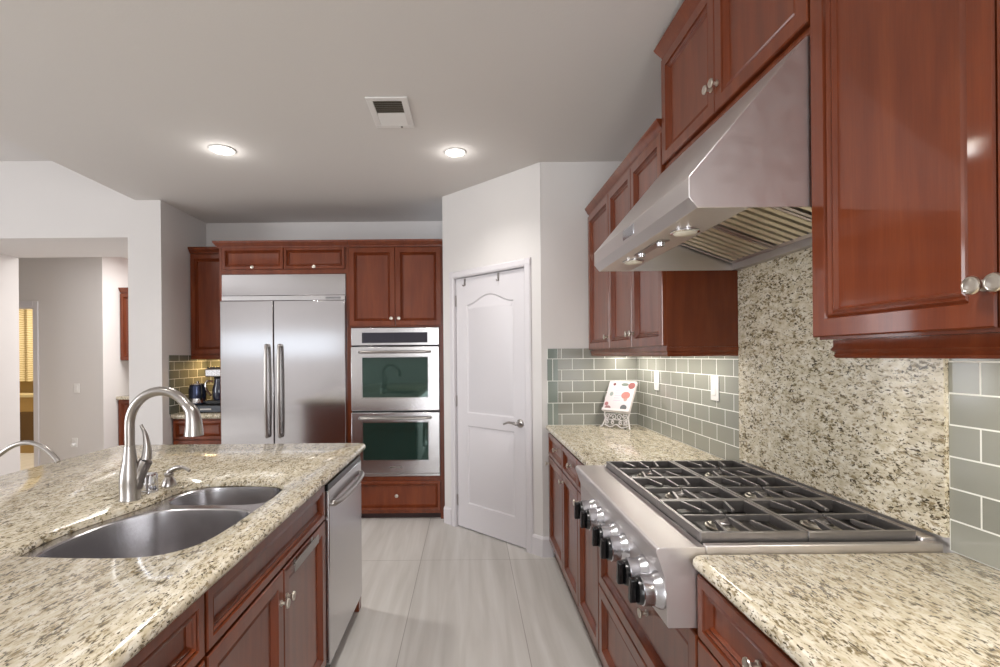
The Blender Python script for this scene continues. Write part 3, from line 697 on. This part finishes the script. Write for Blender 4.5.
# rangetop
def rangetop():
    y0, y1 = 1.206, 2.117
    t = thing('gas_cooktop', 'stainless steel six burner gas rangetop with black grates and front knobs', 'cooktop', (.8, 1.66, .74))
    bm = prism(nb(), [(.453, .914), (.455, .922), (.462, .926), (.574, .926), (.574, .729), (.482, .729), (.479, .734), (.4745, .850)], 'y', y0, y1)
    cp = part('control_panel', bm, M_STEELH, t, bevel=.0015, smooth=12)
    part('burner_box', box(nb(), .5745, 1.134, y0+.002, y1-.002, .74, .905), M_STEELH, t)
    part('burner_pan', box(nb(), .5745, 1.134, y0+.02, y1-.02, .9055, .914), M_PAN, t, label='dark burner pan under the grates')
    for a, b_ in ((y0, y0+.0195), (y1-.0195, y1)):
        part('side_trim', box(nb(), .5745, 1.154, a, b_, .9055, .930), M_STEELH, t, bevel=.003)
    part('back_trim', box(nb(), 1.118, 1.1540, y0+.02, y1-.02, .9145, .938), M_STEELH, t, bevel=.003)
    kz = .803
    for ky in (1.250, 1.352, 1.520, 1.622, 1.790, 1.893):
        sx = .479-.0041*(kz-.734)/.116*1.0
        k = part('control_knob', lathe(nb(), (sx-.0005, ky, kz), -X, [(0, .046), (.004, .0455), (.018, .0375), (.021, .0365), (.026, .0375), (.046, .0375), (.048, .035)], 28), M_KNOB, t, label='satin metal flared control knob')
        part('dial', lathe(nb(), (sx-.0485, ky, kz), -X, [(0, .0345), (.007, .0335), (.010, .032)], 28), M_BLACK, k, label='black dial face')
        ang = R(8)
        uu = V((0, math.cos(ang), math.sin(ang))); vv = V((0, -math.sin(ang), math.cos(ang)))
        part('grip', obox(nb(), (sx-.0585, ky, kz), uu, vv, -X, -.009, .009, -.031, .031, 0, .017), M_BLACK, k, bevel=.003)
    bp = part('badge', obox(nb(), (.4705, 2.02, .872), Y, V((-.31, 0, .95)), V((-.95, 0, -.31)), -.03, .03, -.018, .018, -.002, .003), M_CHROME, t, bevel=.001)
    gx = [(.577, .845), (.847, 1.115)]; gy = [(1.238, 1.520), (1.522, 1.801), (1.803, 2.085)]
    zb, zt_ = .9145, .950
    for (a, b_) in gx:
        for (c_, d_) in gy:
            xc, yc = (a+b_)/2, (c_+d_)/2
            bu = part('burner', lathe(nb(), (xc, yc, .9142), Z, [(0, .052), (.004, .052), (.006, .046), (.012, .044), (.014, .036)], 28), M_ALU, t, label='cast aluminium burner')
            part('burner_cap', lathe(nb(), (xc, yc, .9285), Z, [(0, .036), (.004, .037), (.007, .034), (.009, .02)], 28), M_IRON, bu)
            bm = nb(); tb = .011
            def side(p, q, axis, at0, at1):
                L_ = q-p; pts = [(p, zb), (p+.045, zb), (p+.055, zb+.010), (q-.055, zb+.010), (q-.045, zb), (q, zb), (q, zt_), (p, zt_)]
                prism(bm, pts, axis, at0, at1)
            side(a, b_, 'y', c_, c_+tb); side(a, b_, 'y', d_-tb, d_)
            side(c_+tb, d_-tb, 'x', a, a+tb); side(c_+tb, d_-tb, 'x', b_-tb, b_)
            z0_ = zt_-.016; hb = .0052
            def finger(p, q):
                p, q = V((p[0], p[1], 0)), V((q[0], q[1], 0)); dd = (q-p).normalized(); nn = V((-dd.y, dd.x, 0)); L_ = (q-p).length
                rings = []
                for s, dz in ((0, -.004), (L_*.7, 0.0), (L_, .006)):
                    c0 = p+dd*s
                    rings.append([c0-nn*hb+Z*(z0_+dz), c0+nn*hb+Z*(z0_+dz), c0+nn*hb*.8+Z*(zt_-.0005), c0-nn*hb*.8+Z*(zt_-.0005)])
                loft(bm, rings)
            W_ = b_-a; H_ = d_-c_
            finger((a+tb, yc), (xc-.002, yc)); finger((b_-tb, yc), (xc+.002, yc))
            for f in (.26, .5, .74):
                pass
                x_ = a+W_*f
                tx = x_ if f == .5 else x_+(.018 if f < .5 else -.018)
                finger((x_, c_+tb), (tx, yc-(.022 if f == .5 else .045))); finger((x_, d_-tb), (tx, yc+(.022 if f == .5 else .045)))
            part('grate', bm, M_IRON, t, bevel=.0012, label='black cast iron grate')
rangetop()
# range hood
def hood():
    y0, y1 = 1.207, 2.116; zb = 1.753
    t = thing('range_hood', 'wedge shaped stainless steel range hood over the gas cooktop', 'range hood', (.85, 1.66, 1.753))
    outer = [(.562, zb), (.5413, 1.779), (.5413, 1.830), (.832, 2.170), (1.172, 2.170), (1.172, zb)]
    inner = [(.565, zb), (.5443, 1.7805), (.5443, 1.829), (.8335, 2.167), (1.169, 2.167), (1.169, zb)]
    bm = nb(); L0 = []
    # shell: outer skin + side plates, open below
    n = len(outer)
    ra = [bm.verts.new((p, y0, q)) for p, q in outer]; rb = [bm.verts.new((p, y1, q)) for p, q in outer]
    ia = [bm.verts.new((p, y0+.003, q)) for p, q in inner]; ib = [bm.verts.new((p, y1-.003, q)) for p, q in inner]
    for i in range(n-1):
        bm.faces.new((ra[i], ra[i+1], rb[i+1], rb[i])); bm.faces.new((ia[i], ib[i], ib[i+1], ia[i+1]))
    bm.faces.new(ra); bm.faces.new(rb); bm.faces.new(ia); bm.faces.new(ib)
    for r1, r2 in ((ra, ia), (rb, ib)): bm.faces.new((r1[0], r2[0], r2[n-1], r1[n-1]))
    bm.faces.new((ra[0], rb[0], ib[0], ia[0])); bm.faces.new((ra[n-1], ia[n-1], ib[n-1], rb[n-1]))
    part('canopy', bm, M_STEELH, t, bevel=.0025)
    pn = part('light_panel', prism(nb(), [(.566, zb+.002), (.694, zb+.002), (.698, zb+.006), (.698, 1.945), (.695, 1.945), (.695, zb+.008), (.566, zb+.006)], 'y', y0+.004, y1-.004), M_STEELH, t, label='under panel with lights and switches')
    for ly in (1.442, 1.893):
        l = part('light', lathe(nb(), (.634, ly, zb+.0015), -Z, [(0, .040), (.004, .040), (.006, .034)], 28), M_CHROME, t)
        part('lens', lathe(nb(), (.634, ly, zb-.0047), -Z, [(0, .033), (.004, .028), (.006, .006)], 24), plain('frosted lens', (236, 230, 214), .3), l)
    sw = part('switch_plate', box(nb(), .598, .632, 1.545, 1.78, zb-.002, zb+.0018), M_NICK, t, bevel=.001)
    for ly in (1.575, 1.745): part('switch', lathe(nb(), (.615, ly, zb-.0022), -Z, [(0, .013), (.01, .011), (.012, .008)], 16), M_CHROME, sw)
    bd = part('badge', box(nb(), .5385, .5408, 1.605, 1.715, 1.789, 1.823), M_CHROME, t, bevel=.001, label='small nameplate on the front edge')
    # baffle filters
    a = V((.70, 0, 1.940)); b_ = V((1.128, 0, 1.782)); u = (b_-a).normalized(); L_ = (b_-a).length; nn = V((u.z, 0, -u.x)); nn = nn if nn.z < 0 else -nn
    fy = [(y0+.012+k*.2955, y0+.012+k*.2955+.2895) for k in range(3)]
    for f0, f1 in fy:
        bm = nb(); o = a
        for q0, q1 in ((f0, f0+.016), (f1-.016, f1)): obox(bm, o, u, Y, nn, 0, L_, q0, q1, -.012, .004)
        obox(bm, o, u, Y, nn, 0, .018, f0+.016, f1-.016, -.012, .004); obox(bm, o, u, Y, nn, L_-.018, L_, f0+.016, f1-.016, -.012, .004)
        fl = part('baffle_filter', bm, M_STEELH, t)
        bm = nb(); m_ = 6; pw = (f1-f0-.036)/m_
        for k in range(m_):
            c_ = f0+.018+pw*k
            pts = [(c_+pw*.04, .004), (c_+pw*.60, .004), (c_+pw*.60, -.008), (c_+pw*.54, -.008), (c_+pw*.54, .002), (c_+pw*.10, .002), (c_+pw*.10, -.008), (c_+pw*.04, -.008)]
            loft(bm, [[o+u*s+Y*p+nn*q for p, q in pts] for s in (.018, L_-.018)])
        part('baffles', bm, M_BAFF, fl)
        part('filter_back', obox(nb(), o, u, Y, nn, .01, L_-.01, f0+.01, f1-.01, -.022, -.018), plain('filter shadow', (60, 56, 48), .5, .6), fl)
    part('rear_rail', box(nb(), 1.1285, 1.1685, y0+.004, y1-.004, zb+.0, 1.79), M_STEELH, t)
hood()
# wall cabinets
def upper(label, y0, y1, z0, z1, ndoor, kz, far_return=False, near_return=False, xf=.853, depth_back=1.1735, rail=True, crown_h=.0, kn=None, bottom_gap=.0):
    t = thing('upper_cabinet', label, 'cabinet', (1.0, (y0+y1)/2, z0))
    part('carcass', box(nb(), xf, depth_back, y0+.001, y1-.001, z0, z1), M_WOOD, t)
    wd = (y1-y0-.004)/ndoor
    for k in range(ndoor):
        ya = y1-.002-k*wd
        kk = kn[k] if kn else (wd-.030 if k % 2 == 0 else .030)
        cab_door(t, (xf+.0002, ya-.0015, z0+.006), -Y, -X, wd-.003, z1-z0-.012-crown_h, (kk, kz))
    return t
CR2 = lambda z: [(0, z), (.010, z), (.012, z+.010), (.018, z+.013), (.030, z+.035), (.036, z+.042), (.038, z+.052), (0, z+.052)]
t = upper('cherry wall cabinet with two doors beside the range hood', 2.121, 2.925, 1.428, 2.355, 2, .070)
part('crown', sweep(nb(), CR2(2.3555), [(.853, 2.9245), (.853, 2.122)]), M_WOOD, t); part('top_board', box(nb(), .853, 1.173, 2.122, 2.9245, 2.3555, 2.407), M_WOOD, t)
part('light_rail', sweep(nb(), [(-.02, 1.39), (-.004, 1.388), (.002, 1.396), (.0, 1.405), (.006, 1.412), (.006, 1.4275), (-.02, 1.4275)], [(.853, 2.9245), (.853, 2.121), (1.16, 2.121)]), M_WOOD, t)
t = upper('cherry wall cabinet with one door in the corner above the cookbook', 2.925, 3.426, 1.428, 2.355, 1, .070)
part('crown', sweep(nb(), CR2(2.3555), [(.853, 3.426), (.853, 2.9255)]), M_WOOD, t); part('top_board', box(nb(), .853, 1.173, 2.9255, 3.426, 2.3555, 2.407), M_WOOD, t)
part('light_rail', sweep(nb(), [(-.02, 1.39), (-.004, 1.388), (.002, 1.396), (.0, 1.405), (.006, 1.412), (.006, 1.4275), (-.02, 1.4275)], [(.853, 3.426), (.853, 2.9255)]), M_WOOD, t)
t = upper('high two door cherry wall cabinet above the range hood', 1.205, 2.119, 2.200, 2.655, 2, .088, kn=(.432, .018))
part('crown', sweep(nb(), [(0, 2.6555), (.008, 2.6555), (.012, 2.668), (.030, 2.70), (.036, 2.715), (0, 2.715)], [(1.172, 2.1175), (.853, 2.1175), (.853, 1.206)]), M_WOOD, t)
part('top_board', box(nb(), .853, 1.173, 1.206, 2.119, 2.6555, 2.715), M_WOOD, t)
part('bottom_rail', sweep(nb(), [(-.02, 2.174), (-.004, 2.174), (.004, 2.185), (.004, 2.1995), (-.02, 2.1995)], [(.853, 2.119), (.853, 1.206)]), M_WOOD, t)
t = upper('large glossy cherry wall cabinet nearest the front, right of the hood', .3585, 1.2035, 1.428, 2.655, 2, .069, kn=(.402, .016))
part('crown', sweep(nb(), [(0, 2.6555), (.008, 2.6555), (.012, 2.668), (.030, 2.70), (.036, 2.715), (0, 2.715)], [(.853, 1.2035), (.853, .3585)]), M_WOOD, t)
part('light_rail', sweep(nb(), [(-.02, 1.384), (-.004, 1.384), (.0, 1.390), (-.004, 1.397), (.004, 1.404), (.0, 1.412), (.0, 1.4275), (-.02, 1.4275)], [(1.16, 1.2015), (.885, 1.2015), (.885, .3585)]), M_WOOD, t)

# outlets, cookbook, under-cabinet lights
plate('outlet', 'white outlet on the tiled wall, between cookbook and switch', 'outlet', (1.1655, 3.06, 1.235), Y, -X)
plate('light_switch', 'white rocker switch on the tiled wall next to the granite slab', 'switch', (1.1655, 2.338, 1.235), Y, -X, kind='switch')
def cookbook():
    fl = V((.913, 3.330, .9145)); fr = V((1.040, 3.195, .9145)); u = (fr-fl).normalized(); n = V((u.y, -u.x, 0)).normalized()
    n = n if n.y < 0 else -n
    o = (fl+fr)/2; tl = R(29); up = (Z*math.cos(tl)-n*math.sin(tl)).normalized(); fn = up.cross(u); fn = fn if fn.dot(n) > 0 else -fn
    M_WI = plain('white painted iron', (226, 220, 220), .45)
    t = thing('cookbook_stand', 'white scrolled iron cookbook stand on the far granite worktop', 'cookbook stand', o)
    hw = .095
    fb = o+Z*.105
    bm = nb()
    for s in (-1, 1):
        tube(bm, spline([o+u*s*(hw+.012)+n*.03+Z*.005, o+u*s*(hw+.004)+n*.018+Z*.012, o+u*s*(hw-.01)+n*.004+Z*.06, fb+u*s*(hw-.006), fb+u*s*(hw-.006)+up*.21], 6), .0045, 8)
    for h in (.0, .20): tube(bm, [fb+u*-hw+up*h-fn*.0, fb+u*hw+up*h], .004, 8)
    part('frame', bm, M_WI, t)
    bm = nb(); obox(bm, fb, u, up, fn, -hw-.004, hw+.004, -.004, 0, .004, .032); obox(bm, fb, u, up, fn, -hw-.004, hw+.004, -.004, .012, .029, .032)
    part('ledge', bm, M_WI, t)
    bm = nb()
    for s in (-1, 1):
        for c0, r0, sg in ((.02, .022, 1), (.065, .02, -1)):
            cc = fb+u*s*c0-Z*.032+n*.006
            tube(bm, [cc+u*s*math.cos(a*.5)*r0*(1-a/20)*sg+Z*math.sin(a*.5)*r0*(1-a/20) for a in range(17)], .0032, 6)
        for k in range(2):
            cc = fb+u*s*(.03+.04*k)-Z*.068+n*.010
            tube(bm, [cc+u*s*math.cos(a*.5+1)*.014*(1-a/22)+Z*math.sin(a*.5+1)*.014*(1-a/22) for a in range(17)], .003, 6)
    tube(bm, spline([fb-u*.085-Z*.085+n*.012, fb-u*.04-Z*.098+n*.014, fb-Z*.08+n*.012, fb+u*.04-Z*.098+n*.014, fb+u*.085-Z*.085+n*.012], 5), .0035, 6)
    tube(bm, [fb-u*.088-Z*.05+n*.006, fb+u*.088-Z*.05+n*.006], .003, 6)
    part('scrollwork', bm, M_WI, t)
    bm = tube(nb(), [fb+up*.16-fn*.006, o-n*.085+Z*.004], .004, 8); part('rear_leg', bm, M_WI, t)
    # book
    W_, H_ = .098, .215
    b0 = fb+fn*.006+up*.001
    t = thing('cookbook', 'white cookbook with red and grey food pictures standing on the iron stand', 'book', b0)
    part('pages', obox(nb(), b0, u, up, fn, -W_+.003, W_-.003, .002, H_-.004, .002, .016), plain('paper', (232, 228, 220), .7), t)
    cv = part('cover', obox(obox(nb(), b0, u, up, fn, -W_, W_, 0, H_, .0162, .0182), b0, u, up, fn, -W_, W_, 0, H_, 0, .0018), plain('white glossy cover', (214, 205, 207), .3), t)
    def disc(a, b_, r, rgb, sx=1.0):
        c_ = b0+u*a+up*b_+fn*.0183; bm = nb()
        loft(bm, [[c_+u*math.cos(2*PI*k/18)*r*sx+up*math.sin(2*PI*k/18)*r+fn*h for k in range(18)] for h in (0, .0006)]); 
        part('cover_picture', bm, plain('cover print', rgb, .35), cv)
    disc(.070, .183, .024, (150, 92, 90)); disc(.045, .112, .026, (184, 122, 114), 1.2); disc(.050, .083, .013, (180, 146, 138)); disc(-.055, .190, .010, (120, 60, 60))
    disc(-.060, .118, .016, (150, 158, 152), .8); disc(-.078, .045, .014, (170, 110, 112)); disc(-.062, .016, .017, (150, 110, 108), 1.3); disc(.050, .024, .021, (96, 98, 98), 1.1); disc(.020, .190, .012, (120, 130, 120), 2.2)
    for k in range(5):
        part('cover_text_line', obox(nb(), b0, u, up, fn, -.035, .015-.008*(k % 2), .070+.018*k, .0745+.018*k, .0183, .0187), plain('pale print', (196, 178, 196), .4), cv)
cookbook()
def strip(label, x0, x1, y0, y1, z, power, col):
    t = thing('under_cabinet_light', label, 'light', ((x0+x1)/2, (y0+y1)/2, z))
    part('housing', box(nb(), x0, x1, y0, y1, z-.012, z-.0005), M_WHITE, t, bevel=.002)
    part('diffuser', box(nb(), x0+.006, x1-.006, y0+.006, y1-.006, z-.015, z-.0122), M_LED, t)
    area('under_cabinet_lamp', ((x0+x1)/2, (y0+y1)/2, z-.018), (0, 0, -1), x1-x0, y1-y0, power, col)
strip('slim white light strip under the corner wall cabinet', 1.02, 1.06, 2.98, 3.38, 1.428, 1.5, (1, .95, .86))
strip('slim white light strip under the two door wall cabinet', 1.02, 1.06, 2.2, 2.88, 1.428, 1.9, (1, .95, .86))
strip('slim white light strip under the nook wall cabinet', -2.5, -2.2, 4.75, 4.79, 1.43, 2.6, (1, .66, .3))

strip('unseen light strip added under the large near wall cabinet', .96, 1.0, .40, 1.08, 1.428, 2.3, (1, .94, .82))  # assumed strip, out of view, added to brighten the near granite worktop

# ------------------------------------------------------------------ ceiling fixtures
def can(label, x, y, r, power, spot=112, glow=0):
    t = thing('recessed_light', label, 'ceiling light', (x, y, CEIL), 'recessed ceiling lights')
    part('trim_ring', lathe(nb(), (x, y, CEIL-.0005), -Z, [(0, r+.016), (.004, r+.015), (.007, r+.009), (.006, r+.001), (.0005, r)], 36), M_WHITE, t)
    part('bulb', lathe(nb(), (x, y, CEIL-.0008), -Z, [(0, r-.0005), (.003, r*.95), (.006, r*.6), (.007, .002)], 32), M_LAMP, t)
    d = bpy.data.lights.new('can_lamp', 'SPOT'); d.energy = power; d.color = (1, .97, .93); d.spot_size = R(spot); d.spot_blend = 1.0; d.shadow_soft_size = .06
    o = bpy.data.objects.new('can_lamp', d); C.objects.link(o); o.location = (x, y, CEIL-.03)
    if glow:
        d = bpy.data.lights.new('can_glow', 'POINT'); d.energy = glow; d.color = (1, .97, .93); d.shadow_soft_size = .03
        o = bpy.data.objects.new('can_glow', d); C.objects.link(o); o.location = (x, y, CEIL-.05)
can('round recessed ceiling light above the island, left of the air vent', -1.570, 3.19, .066, 52, 150, 1.0)
can('round recessed ceiling light in front of the pantry wall, right of the air vent', -.074, 3.26, .058, 36, 128, .7)
can('unseen recessed ceiling light added over the near aisle', -.088, .9, .062, 95)  # out of view, added as extra light on the near counters
can('unseen recessed ceiling light added over the near end of the island', -1.585, .9, .062, 15)  # added outside the view for extra light on the island
def vent():
    x0, x1, y0, y1 = -.522, -.303, 2.555, 2.89; z = CEIL-.0005
    t = thing('ceiling_vent', 'square white air vent with half dark louvres in the ceiling', 'vent', (-.43, 2.72, CEIL))
    bm = nb(); box(bm, x0, x1, y0, y0+.032, z-.008, z); box(bm, x0, x1, y1-.032, y1, z-.008, z); box(bm, x0, x0+.034, y0+.032, y1-.032, z-.008, z); box(bm, x1-.034, x1, y0+.032, y1-.032, z-.008, z)
    part('frame', bm, M_WHITE, t, bevel=.002)
    part('duct_back', box(nb(), x0+.034, x1-.034, y0+.032, y1-.032, z-.0012, z), plain('duct shade', (112, 102, 86), .7), t)
    ym = (y0+y1)/2
    bm = nb()
    for k in range(14):
        y_ = y0+.04+k*(y1-y0-.08)/13
        s = 1 if y_ < ym else -1
        a, b_ = y_-.008*s, y_+.008*s
        prism(bm, [(a, z-.010), (a+.0012, z-.010), (b_+.0012, z-.0015), (b_, z-.0015)], 'x', x0+.034, x1-.034)
    part('louvres', bm, M_WHITE, t)
    part('lever', lathe(nb(), (x1-.07, y1-.016, z-.008), -Z, [(0, .006), (.008, .005)], 12), M_NICK, t)
vent()
